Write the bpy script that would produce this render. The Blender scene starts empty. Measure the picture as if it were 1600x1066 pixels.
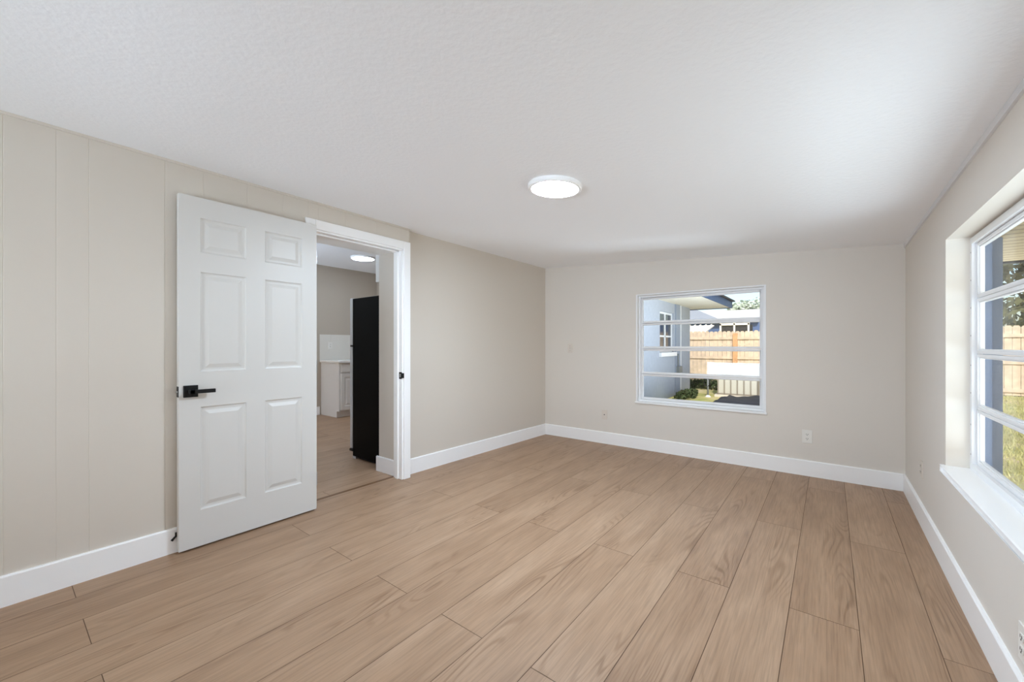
import bpy, bmesh, math, random
from mathutils import Vector, Matrix

SC = bpy.context.scene
COL = SC.collection
random.seed(7)

# ------------------------------------------------------------------ camera
cam_d = bpy.data.cameras.new('camera')
cam_d.sensor_width = 36.0
cam_d.lens = 630.0 * 36.0 / 1600.0
cam_d.shift_y = 7.0 / 1600.0
cam_d.clip_start = 0.02
cam_d.clip_end = 400
cam = bpy.data.objects.new('camera', cam_d)
cam.location = (0, 0, 1.17)
cam.rotation_euler = (math.radians(90), 0, math.radians(37.76))
COL.objects.link(cam)
SC.camera = cam

# ------------------------------------------------------------------ view, sky, sun, big lights
SC.view_settings.view_transform = 'Standard'
SC.view_settings.look = 'None'
SC.view_settings.gamma = 1.0
SC.view_settings.use_curve_mapping = False
SC.view_settings.exposure = 0.08
SC.cycles.max_bounces = 14
SC.cycles.diffuse_bounces = 10
SC.cycles.transparent_max_bounces = 16

SUN_DIR = Vector((0.25, -0.75, 0.60)).normalized()      # towards the sun
world = bpy.data.worlds.new('sky')
SC.world = world
world.use_nodes = True
wn = world.node_tree.nodes
wl = world.node_tree.links
wn.clear()
sky = wn.new('ShaderNodeTexSky')
sky.sky_type = 'NISHITA'
sky.sun_disc = False
sky.sun_elevation = math.asin(SUN_DIR.z)
sky.sun_rotation = math.atan2(SUN_DIR.x, SUN_DIR.y)
sky.air_density = 1.0
sky.dust_density = 2.0
bg = wn.new('ShaderNodeBackground')
bg.inputs['Strength'].default_value = 0.23
wo = wn.new('ShaderNodeOutputWorld')
wl.new(sky.outputs[0], bg.inputs[0])
wl.new(bg.outputs[0], wo.inputs[0])

sd = bpy.data.lights.new('sun', 'SUN')
sd.energy = 3.4
sd.angle = math.radians(0.6)
sd.color = (1.0, 0.96, 0.89)
so = bpy.data.objects.new('sun', sd)
so.rotation_euler = SUN_DIR.to_track_quat('Z', 'Y').to_euler()
so.location = (3, -9, 9)
COL.objects.link(so)


def area_light(name, loc, direction, sx, sy, power, color=(1, 1, 1)):
    d = bpy.data.lights.new(name, 'AREA')
    d.shape = 'RECTANGLE'
    d.size = sx
    d.size_y = sy
    d.energy = power
    d.color = color
    o = bpy.data.objects.new(name, d)
    o.location = loc
    o.rotation_euler = Vector(direction).to_track_quat('-Z', 'Y').to_euler()
    COL.objects.link(o)
    return o


# area lights added on the ground, standing in for daylight bounced off it
P_RIGHT, P_BACK, P_REAR = 220.0, 426.0, 1086.0
C_RIGHT = (0.709, 0.845, 1.0)
C_BACK = (0.775, 0.88, 1.0)
C_REAR = (0.677, 0.823, 1.0)
area_light('ground_fill_right', (2.1, 0.4, -0.08), (0, 0, 1), 2.6, 4.2, P_RIGHT, C_RIGHT)
area_light('ground_fill_back', (0.3, 8.2, -0.06), (0, 0, 1), 2.6, 2.2, P_BACK, C_BACK)
area_light('added_fill_rear', (-1.3, -4.4, -0.08), (0, 0.5, 1), 4.0, 3.2, P_REAR, C_REAR)  # unseen fill lamp added behind the viewer, shining in through the rear opening
LAMP_RADIANCE = 247.2
KITCHEN_RADIANCE = 40.0
ADDED_LAMP_RADIANCE = 8.0  # lamp added out of view
P_KITCHEN = 1080.0
C_KITCHEN = (0.592, 0.778, 1.0)
area_light('added_fill_kitchen', (-5.2, -2.3, -0.06), (0, 0, 1), 3.0, 3.0, P_KITCHEN, C_KITCHEN)  # unseen fill lamp added to brighten the kitchen
LAMP_COLOR = (0.692, 0.84, 1.0, 1)

# ------------------------------------------------------------------ materials
MATS = {}


def lin(c):
    return tuple((x / 12.92 if x <= 0.04045 else ((x + 0.055) / 1.055) ** 2.4) for x in c)


def rgb(r, g, b):
    return lin((r / 255, g / 255, b / 255)) + (1.0,)


def mat(name, color, rough=0.6, metal=0.0, spec=0.5, bump=None, vary=None):
    """bump=(scale, strength, detail)  vary=(scale, amount)"""
    m = bpy.data.materials.new(name)
    m.use_nodes = True
    nt = m.node_tree
    b = nt.nodes['Principled BSDF']
    b.inputs['Base Color'].default_value = color
    b.inputs['Roughness'].default_value = rough
    b.inputs['Metallic'].default_value = metal
    b.inputs['Specular IOR Level'].default_value = spec
    tc = nt.nodes.new('ShaderNodeTexCoord')
    if bump:
        n = nt.nodes.new('ShaderNodeTexNoise')
        n.inputs['Scale'].default_value = bump[0]
        n.inputs['Detail'].default_value = bump[2] if len(bump) > 2 else 3.0
        bp = nt.nodes.new('ShaderNodeBump')
        bp.inputs['Strength'].default_value = bump[1]
        bp.inputs['Distance'].default_value = 0.004
        nt.links.new(tc.outputs['Object'], n.inputs['Vector'])
        nt.links.new(n.outputs['Fac'], bp.inputs['Height'])
        nt.links.new(bp.outputs['Normal'], b.inputs['Normal'])
    if vary:
        n2 = nt.nodes.new('ShaderNodeTexNoise')
        n2.inputs['Scale'].default_value = vary[0]
        n2.inputs['Detail'].default_value = 5.0
        mr = nt.nodes.new('ShaderNodeMapRange')
        mr.inputs['From Min'].default_value = 0.3
        mr.inputs['From Max'].default_value = 0.7
        mr.inputs['To Min'].default_value = 1.0 - vary[1]
        mr.inputs['To Max'].default_value = 1.0 + vary[1]
        mx = nt.nodes.new('ShaderNodeMix')
        mx.data_type = 'RGBA'
        mx.blend_type = 'MULTIPLY'
        mx.inputs['Factor'].default_value = 1.0
        mx.inputs['A'].default_value = color
        nt.links.new(tc.outputs['Object'], n2.inputs['Vector'])
        nt.links.new(n2.outputs['Fac'], mr.inputs['Value'])
        nt.links.new(mr.outputs['Result'], mx.inputs['B'])
        nt.links.new(mx.outputs['Result'], b.inputs['Base Color'])
    MATS[name] = m
    return m


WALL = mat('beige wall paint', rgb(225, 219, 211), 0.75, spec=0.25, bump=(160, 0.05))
PANEL = mat('painted panelling', rgb(217, 209, 198), 0.6, spec=0.35, bump=(90, 0.04))
CEIL = mat('textured white ceiling', rgb(246, 247, 249), 0.9, spec=0.15, bump=(48, 0.42, 4.0))
TRIM = mat('white gloss trim', rgb(252, 252, 252), 0.35, spec=0.5)
DOORW = mat('white door paint', rgb(217, 215, 211), 0.4, spec=0.5)
REVEAL = mat('cream reveal paint', rgb(228, 222, 213), 0.6, spec=0.3)
ALU = mat('white window aluminium', rgb(240, 241, 243), 0.35, spec=0.5)
BLACK = mat('matte black metal', rgb(13, 13, 14), 0.45, spec=0.35)
STEEL = mat('brushed steel', rgb(185, 187, 190), 0.35, metal=0.9)
RUBBER = mat('black rubber', rgb(12, 12, 12), 0.8)
PLATE = mat('outlet plate plastic', rgb(236, 233, 227), 0.45)
PLATEP = mat('painted plate', rgb(222, 213, 203), 0.55, spec=0.3)
SLOT = mat('socket slot', rgb(60, 55, 50), 0.7)
FRIDGE_SIDE = mat('black appliance case', rgb(6, 6, 6), 0.5, spec=0.06, bump=(300, 0.05))
FRIDGE_DOOR = mat('grey appliance door', rgb(196, 198, 201), 0.35, metal=0.3)
CABW = mat('white cabinet paint', rgb(224, 221, 217), 0.45)
COUNTER = mat('white counter', rgb(240, 239, 236), 0.25, vary=(9, 0.03))
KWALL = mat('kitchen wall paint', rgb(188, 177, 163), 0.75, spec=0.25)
KCEIL = mat('kitchen ceiling paint', rgb(244, 245, 248), 0.9, spec=0.15)
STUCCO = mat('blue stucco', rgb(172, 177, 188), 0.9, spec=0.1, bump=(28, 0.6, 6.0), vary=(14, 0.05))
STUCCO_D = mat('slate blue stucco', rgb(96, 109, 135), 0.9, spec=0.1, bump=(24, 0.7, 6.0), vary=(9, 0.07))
FASCIA = mat('navy fascia', rgb(44, 66, 102), 0.5)
DARKED = mat('dark roof edge', rgb(52, 52, 55), 0.8)
FENCE = mat('weathered fence wood', rgb(205, 186, 164), 0.85, spec=0.15, vary=(6, 0.16))
FENCE_P = mat('orange cedar post', rgb(198, 154, 114), 0.85, spec=0.15, vary=(8, 0.12))
ACM = mat('beige metal cabinet', rgb(136, 128, 115), 0.5, vary=(5, 0.03))
ACG = mat('grey green condenser fins', rgb(184, 182, 170), 0.7)
SHEET = mat('charcoal sheet', rgb(38, 40, 46), 0.7, bump=(20, 0.7, 5.0), vary=(12, 0.3))
GREYP = mat('grey pipe', rgb(120, 124, 124), 0.5)
LEAF_D = mat('dark green leaves', rgb(62, 74, 44), 0.7, spec=0.2, vary=(3.0, 0.35))
LEAF_O = mat('olive tree leaves', rgb(112, 112, 74), 0.7, spec=0.2, vary=(1.2, 0.35))
LEAF_P = mat('hazed tree leaves', rgb(196, 206, 190), 0.7, spec=0.2, vary=(0.8, 0.25))  # distance haze put into the leaf colour
BARK = mat('grey brown bark', rgb(92, 80, 66), 0.9, bump=(18, 0.5))
ROOFW = mat('white roof coating', rgb(232, 228, 220), 0.8, vary=(2, 0.04))
ROOFG = mat('pale grey roof', rgb(150, 156, 164), 0.8, vary=(2, 0.04))
RIBM = mat('white ribbed patio roof', rgb(238, 233, 224), 0.7)
NBLUE = mat('deep blue house wall', rgb(78, 104, 150), 0.8)
SCREEN = mat('dark porch screen', rgb(40, 42, 50), 0.9)
DARKGLASS = mat('dark house window glass', rgb(50, 54, 62), 0.1)


def soffit_material():
    m = mat('ribbed cream soffit', rgb(176, 154, 116), 0.7, spec=0.2)
    nt = m.node_tree
    b = nt.nodes['Principled BSDF']
    tc = nt.nodes.new('ShaderNodeTexCoord')
    w = nt.nodes.new('ShaderNodeTexWave')
    w.bands_direction = 'Y'
    w.inputs['Scale'].default_value = 2.2
    w.inputs['Distortion'].default_value = 0.0
    r = nt.nodes.new('ShaderNodeValToRGB')
    r.color_ramp.elements[0].position = 0.0
    r.color_ramp.elements[0].color = rgb(112, 90, 60)
    r.color_ramp.elements[1].position = 0.16
    r.color_ramp.elements[1].color = rgb(178, 156, 118)
    nt.links.new(tc.outputs['Object'], w.inputs['Vector'])
    nt.links.new(w.outputs['Fac'], r.inputs['Fac'])
    nt.links.new(r.outputs['Color'], b.inputs['Base Color'])
    return m


SOFFIT = soffit_material()
SOFFITW = mat('white soffit', rgb(238, 233, 222), 0.75, spec=0.2)


def glass_material():
    m = bpy.data.materials.new('window pane glass')
    m.use_nodes = True
    nt = m.node_tree
    nt.nodes.clear()
    t = nt.nodes.new('ShaderNodeBsdfTransparent')
    t.inputs[0].default_value = (0.97, 0.98, 0.98, 1)
    g = nt.nodes.new('ShaderNodeBsdfGlossy')
    g.inputs['Roughness'].default_value = 0.02
    lf = nt.nodes.new('ShaderNodeLayerWeight')
    lf.inputs['Blend'].default_value = 0.5
    pw = nt.nodes.new('ShaderNodeMath')
    pw.operation = 'POWER'
    pw.inputs[1].default_value = 5.0
    nt.links.new(lf.outputs['Facing'], pw.inputs[0])
    lw = nt.nodes.new('ShaderNodeMath')
    lw.operation = 'MULTIPLY_ADD'
    lw.inputs[1].default_value = 0.35
    lw.inputs[2].default_value = 0.02
    nt.links.new(pw.outputs[0], lw.inputs[0])
    mx = nt.nodes.new('ShaderNodeMixShader')
    o = nt.nodes.new('ShaderNodeOutputMaterial')
    nt.links.new(lw.outputs[0], mx.inputs[0])
    nt.links.new(t.outputs[0], mx.inputs[1])
    nt.links.new(g.outputs[0], mx.inputs[2])
    nt.links.new(mx.outputs[0], o.inputs[0])
    return m


GLASS = glass_material()


def lamp_material(name, strength, color=LAMP_COLOR):
    m = bpy.data.materials.new(name)
    m.use_nodes = True
    nt = m.node_tree
    nt.nodes.clear()
    e = nt.nodes.new('ShaderNodeEmission')
    e.inputs[0].default_value = color
    e.inputs[1].default_value = strength
    o = nt.nodes.new('ShaderNodeOutputMaterial')
    nt.links.new(e.outputs[0], o.inputs[0])
    return m


LAMP = lamp_material('lit lamp diffuser', LAMP_RADIANCE)
ADDED_LAMP = lamp_material('added rear lamp diffuser', ADDED_LAMP_RADIANCE)
KLAMP = lamp_material('lit kitchen lamp diffuser', KITCHEN_RADIANCE)


def floor_material():
    """oak planks: uv.x runs along each plank, uv.y across it (metres, shifted per plank); 'tone' is a per-plank value"""
    m = bpy.data.materials.new('oak plank flooring')
    m.use_nodes = True
    nt = m.node_tree
    L = nt.links
    b = nt.nodes['Principled BSDF']
    b.inputs['Specular IOR Level'].default_value = 0.4

    def node(t, **kw):
        n = nt.nodes.new(t)
        for k, v in kw.items():
            setattr(n, k, v)
        return n
    uv = node('ShaderNodeUVMap', uv_map='plank')
    tone = node('ShaderNodeAttribute', attribute_name='tone')

    def mapped(sx, sy):
        mp = node('ShaderNodeMapping')
        mp.inputs['Scale'].default_value = (sx, sy, 1)
        L.new(uv.outputs[0], mp.inputs['Vector'])
        return mp
    # slow blotches along the plank
    n1 = node('ShaderNodeTexNoise')
    n1.inputs['Scale'].default_value = 1.0
    n1.inputs['Detail'].default_value = 3.0
    n1.inputs['Distortion'].default_value = 0.6
    L.new(mapped(1.6, 9.0).outputs[0], n1.inputs['Vector'])
    # fine fibres
    n2 = node('ShaderNodeTexNoise')
    n2.inputs['Scale'].default_value = 1.0
    n2.inputs['Detail'].default_value = 4.0
    L.new(mapped(7.0, 210.0).outputs[0], n2.inputs['Vector'])
    # cathedral figure: contour lines of a stretched noise
    n3 = node('ShaderNodeTexNoise')
    n3.inputs['Scale'].default_value = 1.0
    n3.inputs['Detail'].default_value = 1.0
    n3.inputs['Distortion'].default_value = 0.35
    L.new(mapped(0.8, 6.0).outputs[0], n3.inputs['Vector'])
    mu = node('ShaderNodeMath', operation='MULTIPLY')
    mu.inputs[1].default_value = 120.0
    L.new(n3.outputs['Fac'], mu.inputs[0])
    sn = node('ShaderNodeMath', operation='SINE')
    L.new(mu.outputs[0], sn.inputs[0])
    fig = node('ShaderNodeMapRange')
    fig.inputs['From Min'].default_value = 0.1
    fig.inputs['From Max'].default_value = 1.0
    L.new(sn.outputs[0], fig.inputs['Value'])
    # where the figure shows
    n4 = node('ShaderNodeTexNoise')
    n4.inputs['Scale'].default_value = 1.0
    n4.inputs['Detail'].default_value = 1.0
    L.new(mapped(1.3, 6.0).outputs[0], n4.inputs['Vector'])
    msk = node('ShaderNodeMapRange')
    msk.inputs['From Min'].default_value = 0.5
    msk.inputs['From Max'].default_value = 0.68
    L.new(n4.outputs['Fac'], msk.inputs['Value'])
    fm = node('ShaderNodeMath', operation='MULTIPLY')
    L.new(fig.outputs[0], fm.inputs[0])
    L.new(msk.outputs[0], fm.inputs[1])

    ramp = node('ShaderNodeValToRGB')
    e = ramp.color_ramp.elements
    e[0].position = 0.25
    e[0].color = rgb(147, 116, 90)
    e[1].position = 0.75
    e[1].color = rgb(180, 150, 123)
    mid = ramp.color_ramp.elements.new(0.5)
    mid.color = rgb(166, 135, 108)
    # value = blotch*.6 + tone*.4
    a1 = node('ShaderNodeMath', operation='MULTIPLY')
    a1.inputs[1].default_value = 0.62
    L.new(n1.outputs['Fac'], a1.inputs[0])
    a2 = node('ShaderNodeMath', operation='MULTIPLY_ADD')
    a2.inputs[1].default_value = 0.38
    L.new(tone.outputs['Fac'], a2.inputs[0])
    L.new(a1.outputs[0], a2.inputs[2])
    L.new(a2.outputs[0], ramp.inputs['Fac'])

    fib = node('ShaderNodeMapRange')
    fib.inputs['From Min'].default_value = 0.3
    fib.inputs['From Max'].default_value = 0.7
    fib.inputs['To Min'].default_value = 0.91
    fib.inputs['To Max'].default_value = 1.09
    L.new(n2.outputs['Fac'], fib.inputs['Value'])
    m1 = node('ShaderNodeMix', data_type='RGBA', blend_type='MULTIPLY')
    m1.inputs['Factor'].default_value = 1.0
    L.new(ramp.outputs['Color'], m1.inputs['A'])
    L.new(fib.outputs[0], m1.inputs['B'])
    # short dark pores and streaks
    n5 = node('ShaderNodeTexNoise')
    n5.inputs['Scale'].default_value = 1.0
    n5.inputs['Detail'].default_value = 5.0
    n5.inputs['Roughness'].default_value = 0.6
    L.new(mapped(3.4, 105.0).outputs[0], n5.inputs['Vector'])
    stk = node('ShaderNodeMapRange')
    stk.inputs['From Min'].default_value = 0.36
    stk.inputs['From Max'].default_value = 0.56
    stk.inputs['To Min'].default_value = 0.86
    stk.inputs['To Max'].default_value = 1.03
    L.new(n5.outputs['Fac'], stk.inputs['Value'])
    m0 = node('ShaderNodeMix', data_type='RGBA', blend_type='MULTIPLY')
    m0.inputs['Factor'].default_value = 1.0
    L.new(m1.outputs['Result'], m0.inputs['A'])
    L.new(stk.outputs[0], m0.inputs['B'])
    m2 = node('ShaderNodeMix', data_type='RGBA', blend_type='MULTIPLY')
    m2.inputs['B'].default_value = (0.66, 0.60, 0.54, 1)
    fs = node('ShaderNodeMath', operation='MULTIPLY')
    fs.inputs[1].default_value = 0.7
    L.new(fm.outputs[0], fs.inputs[0])
    L.new(fs.outputs[0], m2.inputs['Factor'])
    L.new(m0.outputs['Result'], m2.inputs['A'])
    L.new(m2.outputs['Result'], b.inputs['Base Color'])
    rr = node('ShaderNodeMapRange')
    rr.inputs['To Min'].default_value = 0.36
    rr.inputs['To Max'].default_value = 0.52
    L.new(n1.outputs['Fac'], rr.inputs['Value'])
    L.new(rr.outputs[0], b.inputs['Roughness'])
    bp = node('ShaderNodeBump')
    bp.inputs['Strength'].default_value = 0.12
    bp.inputs['Distance'].default_value = 0.002
    L.new(n2.outputs['Fac'], bp.inputs['Height'])
    L.new(bp.outputs['Normal'], b.inputs['Normal'])
    return m


FLOOR = floor_material()
SEAM = mat('dark plank groove', rgb(96, 72, 52), 0.8)


def lawn_material():
    m = mat('dry green lawn', rgb(150, 150, 90), 0.95, spec=0.05, bump=(40, 0.8, 6.0))
    nt = m.node_tree
    b = nt.nodes['Principled BSDF']
    tc = nt.nodes.new('ShaderNodeTexCoord')
    n = nt.nodes.new('ShaderNodeTexNoise')
    n.inputs['Scale'].default_value = 1.3
    n.inputs['Detail'].default_value = 9.0
    n.inputs['Roughness'].default_value = 0.75
    r = nt.nodes.new('ShaderNodeValToRGB')
    e = r.color_ramp.elements
    e[0].position = 0.36
    e[0].color = rgb(212, 192, 156)
    e[1].position = 0.66
    e[1].color = rgb(148, 156, 88)
    mid = e.new(0.5)
    mid.color = rgb(184, 176, 118)
    nt.links.new(tc.outputs['Object'], n.inputs['Vector'])
    nt.links.new(n.outputs['Fac'], r.inputs['Fac'])
    nt.links.new(r.outputs['Color'], b.inputs['Base Color'])
    return m


LAWN = lawn_material()
GRASS = mat('grass blades', rgb(186, 182, 122), 0.8, spec=0.1, vary=(1.6, 0.3))


# ------------------------------------------------------------------ mesh helpers
class MB:
    def __init__(self):
        self.v, self.f, self.mi = [], [], []

    def face(self, pts, mi=0):
        i = len(self.v)
        self.v += [tuple(p) for p in pts]
        self.f.append(list(range(i, i + len(pts))))
        self.mi.append(mi)

    def box(self, x0, x1, y0, y1, z0, z1, mi=0):
        i = len(self.v)
        for z in (z0, z1):
            for x, y in ((x0, y0), (x1, y0), (x1, y1), (x0, y1)):
                self.v.append((x, y, z))
        for q in ((0, 3, 2, 1), (4, 5, 6, 7), (0, 1, 5, 4), (1, 2, 6, 5), (2, 3, 7, 6), (3, 0, 4, 7)):
            self.f.append([i + k for k in q])
            self.mi.append(mi)

    def prism(self, poly, z0, z1, mi=0):
        """poly: list of (x, y) counter-clockwise; z0, z1 numbers or functions of (x, y)"""
        n = len(poly)
        g0 = z0 if callable(z0) else (lambda x, y: z0)
        g1 = z1 if callable(z1) else (lambda x, y: z1)
        i = len(self.v)
        self.v += [(x, y, g0(x, y)) for x, y in poly] + [(x, y, g1(x, y)) for x, y in poly]
        self.f.append([i + k for k in reversed(range(n))])
        self.f.append([i + n + k for k in range(n)])
        self.mi += [mi, mi]
        for k in range(n):
            a, b = k, (k + 1) % n
            self.f.append([i + a, i + b, i + n + b, i + n + a])
            self.mi.append(mi)

    def extrude(self, prof, a, b, axis, mi=0):
        """2-D profile swept along an axis: axis 'x' uses (y,z), 'y' uses (x,z)"""
        n = len(prof)
        i = len(self.v)
        for t in (a, b):
            for p in prof:
                self.v.append((t, p[0], p[1]) if axis == 'x' else (p[0], t, p[1]))
        self.f.append([i + k for k in range(n)])
        self.f.append([i + n + k for k in reversed(range(n))])
        self.mi += [mi, mi]
        for k in range(n):
            c, d = k, (k + 1) % n
            self.f.append([i + d, i + c, i + n + c, i + n + d])
            self.mi.append(mi)

    def tube(self, pts, r, seg=10, mi=0, cap=True):
        pts = [Vector(p) for p in pts]
        rings = []
        up = Vector((0, 0, 1))
        for k, p in enumerate(pts):
            d = (pts[min(k + 1, len(pts) - 1)] - pts[max(k - 1, 0)]).normalized()
            a = d.cross(up)
            if a.length < 1e-3:
                a = d.cross(Vector((1, 0, 0)))
            a.normalize()
            b = d.cross(a)
            rk = r[k] if isinstance(r, (list, tuple)) else r
            i = len(self.v)
            for s in range(seg):
                t = 2 * math.pi * s / seg
                self.v.append(tuple(p + a * math.cos(t) * rk + b * math.sin(t) * rk))
            rings.append(i)
        for i, j in zip(rings, rings[1:]):
            for s in range(seg):
                t = (s + 1) % seg
                self.f.append([i + s, i + t, j + t, j + s])
                self.mi.append(mi)
        if cap:
            self.f.append([rings[0] + s for s in reversed(range(seg))])
            self.f.append([rings[-1] + s for s in range(seg)])
            self.mi += [mi, mi]

    def lathe(self, prof, cx, cy, seg=48, mi=0):
        """prof: list of (radius, z)"""
        rings = []
        for r, z in prof:
            i = len(self.v)
            if r < 1e-6:
                self.v.append((cx, cy, z))
                rings.append((i, 1))
            else:
                for s in range(seg):
                    t = 2 * math.pi * s / seg
                    self.v.append((cx + r * math.cos(t), cy + r * math.sin(t), z))
                rings.append((i, seg))
        for (i, n), (j, m) in zip(rings, rings[1:]):
            for s in range(seg):
                t = (s + 1) % seg
                if n == 1 and m == 1:
                    continue
                if n == 1:
                    self.f.append([i, j + t, j + s])
                elif m == 1:
                    self.f.append([i + s, i + t, j])
                else:
                    self.f.append([i + s, i + t, j + t, j + s])
                self.mi.append(mi)

    def map(self, fn):
        self.v = [tuple(fn(*p)) for p in self.v]
        return self

    def build(self, name, mats, parent=None, bevel=0.0, smooth=False, recalc=True, seg=2):
        me = bpy.data.meshes.new(name)
        me.from_pydata(self.v, [], self.f)
        if not isinstance(mats, (list, tuple)):
            mats = [mats]
        for m in mats:
            me.materials.append(m)
        for p, k in zip(me.polygons, self.mi):
            p.material_index = k
        if recalc:
            bm = bmesh.new()
            bm.from_mesh(me)
            bmesh.ops.remove_doubles(bm, verts=bm.verts, dist=1e-6)
            bmesh.ops.recalc_face_normals(bm, faces=bm.faces)
            bm.to_mesh(me)
            bm.free()
        if smooth:
            for p in me.polygons:
                p.use_smooth = True
        me.update()
        o = bpy.data.objects.new(name, me)
        COL.objects.link(o)
        if parent is not None:
            o.parent = parent
            o.matrix_parent_inverse = Matrix.Translation(-Vector(parent.location))
        if bevel > 0:
            md = o.modifiers.new('soft edges', 'BEVEL')
            md.width = bevel
            md.segments = seg
            md.limit_method = 'ANGLE'
            md.angle_limit = math.radians(40)
        return o


def tag(o, label=None, cat=None, group=None, kind=None):
    if label:
        o['label'] = label
    if cat:
        o['category'] = cat
    if group:
        o['group'] = group
    if kind:
        o['kind'] = kind
    return o


def empty(name, loc=(0, 0, 0)):
    o = bpy.data.objects.new(name, None)
    o.location = loc
    o.empty_display_size = 0.1
    COL.objects.link(o)
    return o


def struct(o, label, cat):
    return tag(o, label, cat, kind='structure')


# ------------------------------------------------------------------ room measures (metres; left wall at -X, back wall at +Y)
YB = 4.487            # back wall face
YF = -2.35            # wall behind the camera
XL = -2.912           # panelled part of the left wall
XR = 0.515            # right wall face at the back corner
SK = 0.0096           # the right wall runs a little out of square
YS = 2.271            # where the panelling ends and the plain wall begins


def rx(x, y, z):
    return (x + SK * (y - YB), y, z)


def wall_plain_x(y):  # plain wall right of the doorway, slightly out of square
    return -2.985 + (y - YS) / (YB - YS) * (2.985 - 2.918)


def ceil_z(x, y):
    zl = 2.222 - 0.0079 * max(y, -3)
    t = (x - XL) / (XR - XL)
    return zl + (1.985 - zl) * t


# ---- floor
def plank_floor(name, x0, x1, y0, y1, seam0, width, length, odd0, even0, skew, clip_x=None):
    """planks along Y; one face per plank over a dark bed, with plank uv and tone"""
    me_v, me_f, uvs, tones, mi = [], [], [], [], []
    g = 0.0013
    rnd = random.Random(11)
    k0 = int(math.floor((seam0 - x1) / width)) - 2
    k1 = int(math.ceil((seam0 - x0) / width)) + 2

    def sx(k, y):
        b = seam0 - width * k
        return b + skew * (b + 2.9) / 3.4 * (y - 2.18)
    for k in range(k0, k1):
        j0 = odd0 if (k % 2) else even0
        n0 = int(math.floor((y0 - j0) / length)) - 1
        n1 = int(math.ceil((y1 - j0) / length)) + 1
        for n in range(n0, n1):
            a, b = j0 + n * length, j0 + (n + 1) * length
            ca, cb = max(a + g, y0), min(b - g, y1)
            if cb - ca < 0.005:
                continue
            pts = []
            for (kk, y, s) in ((k + 1, ca, 1), (k, ca, -1), (k, cb, -1), (k + 1, cb, 1)):
                x = sx(kk, y) + s * g
                pts.append((min(max(x, x0), x1), y, 0.0))
            if pts[1][0] - pts[0][0] < 0.004 and pts[2][0] - pts[3][0] < 0.004:
                continue
            ou, ov, tn = rnd.uniform(0, 60), rnd.uniform(0, 60), rnd.uniform(0.34, 0.66)
            i = len(me_v)
            me_v += pts
            me_f.append([i, i + 1, i + 2, i + 3])
            mi.append(0)
            for p in pts:
                uvs.append((p[1] + ou, p[0] + ov))
            tones.append(tn)
    i = len(me_v)
    me_v += [(x0, y0, -0.0015), (x1, y0, -0.0015), (x1, y1, -0.0015), (x0, y1, -0.0015),
             (x0, y0, -0.12), (x1, y0, -0.12), (x1, y1, -0.12), (x0, y1, -0.12)]
    for q in ((0, 1, 2, 3), (7, 6, 5, 4), (0, 4, 5, 1), (1, 5, 6, 2), (2, 6, 7, 3), (3, 7, 4, 0)):
        me_f.append([i + t for t in q])
        mi.append(1)
        uvs += [(0, 0)] * 4
        tones.append(0.5)
    me = bpy.data.meshes.new(name)
    me.from_pydata(me_v, [], me_f)
    me.materials.append(FLOOR)
    me.materials.append(SEAM)
    for p, k in zip(me.polygons, mi):
        p.material_index = k
    ul = me.uv_layers.new(name='plank')
    for l, c in zip(ul.data, uvs):
        l.uv = c
    at = me.attributes.new('tone', 'FLOAT', 'FACE')
    for d, t in zip(at.data, tones):
        d.value = t
    me.update()
    o = bpy.data.objects.new(name, me)
    COL.objects.link(o)
    return o


struct(plank_floor('floor', -3.03, 0.66, YF - 0.16, YB + 0.10, 0.352, 0.238, 1.94, 2.18 - 1.94, 1.20, SK),
       'light oak plank floor of the empty room', 'floor')
struct(plank_floor('floor_kitchen', -6.9, -3.042, 0.0, 4.66, -3.17, 0.238, 1.94, 1.62, 0.75, 0.0),
       'oak plank floor of the kitchen beyond the doorway', 'floor')
b = MB()
b.extrude([(-3.058, -0.02), (-3.058, 0.0004), (-3.045, 0.0026), (-3.030, 0.0026), (-3.022, 0.0006), (-3.022, -0.02)], 1.42, 2.215, 'y')
struct(b.build('threshold', mat('brown threshold strip', rgb(112, 80, 52), 0.5)), 'thin dark brown strip across the floor of the doorway', 'threshold')

# ---- ceiling
b = MB()
NX, NY = 14, 16
cx0, cx1, cy0, cy1 = -3.06, 0.62, YF - 0.1, YB + 0.1
for i in range(NX):
    for j in range(NY):
        xs = (cx0 + (cx1 - cx0) * i / NX, cx0 + (cx1 - cx0) * (i + 1) / NX)
        ys = (cy0 + (cy1 - cy0) * j / NY, cy0 + (cy1 - cy0) * (j + 1) / NY)
        b.face([(xs[0], ys[1], ceil_z(xs[0], ys[1])), (xs[1], ys[1], ceil_z(xs[1], ys[1])),
                (xs[1], ys[0], ceil_z(xs[1], ys[0])), (xs[0], ys[0], ceil_z(xs[0], ys[0]))])
b.face([(cx0, cy0, 2.42), (cx1, cy0, 2.42), (cx1, cy1, 2.42), (cx0, cy1, 2.42)])
struct(b.build('ceiling', CEIL, smooth=True), 'white lightly textured ceiling sloping down to the right', 'ceiling')


# ---- left wall: grooved panelling, doorway, plain wall
DY0, DY1 = 1.425, 2.206      # rough doorway
HEAD = 2.022
b = MB()
grooves = [-2.2, -1.92, -1.63, -1.42, -1.2, -1.02, -0.75, -0.43, -0.22, 0.032, 0.191, 0.299, 0.594, 0.771, 0.999, 1.215, 1.382, 1.455, 1.669, 1.938, 2.178]


def panel_run(b, ya, yb, z0, z1):
    poly = [(-3.29, yb), (-3.29, ya), (XL, ya)]
    for g in grooves:
        if ya + 0.01 < g < yb - 0.01:
            poly += [(XL, g - 0.0022), (XL - 0.0009, g - 0.0006), (XL - 0.0009, g + 0.0006), (XL, g + 0.0022)]
    poly.append((XL, yb))
    b.prism(poly, z0, z1)


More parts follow.
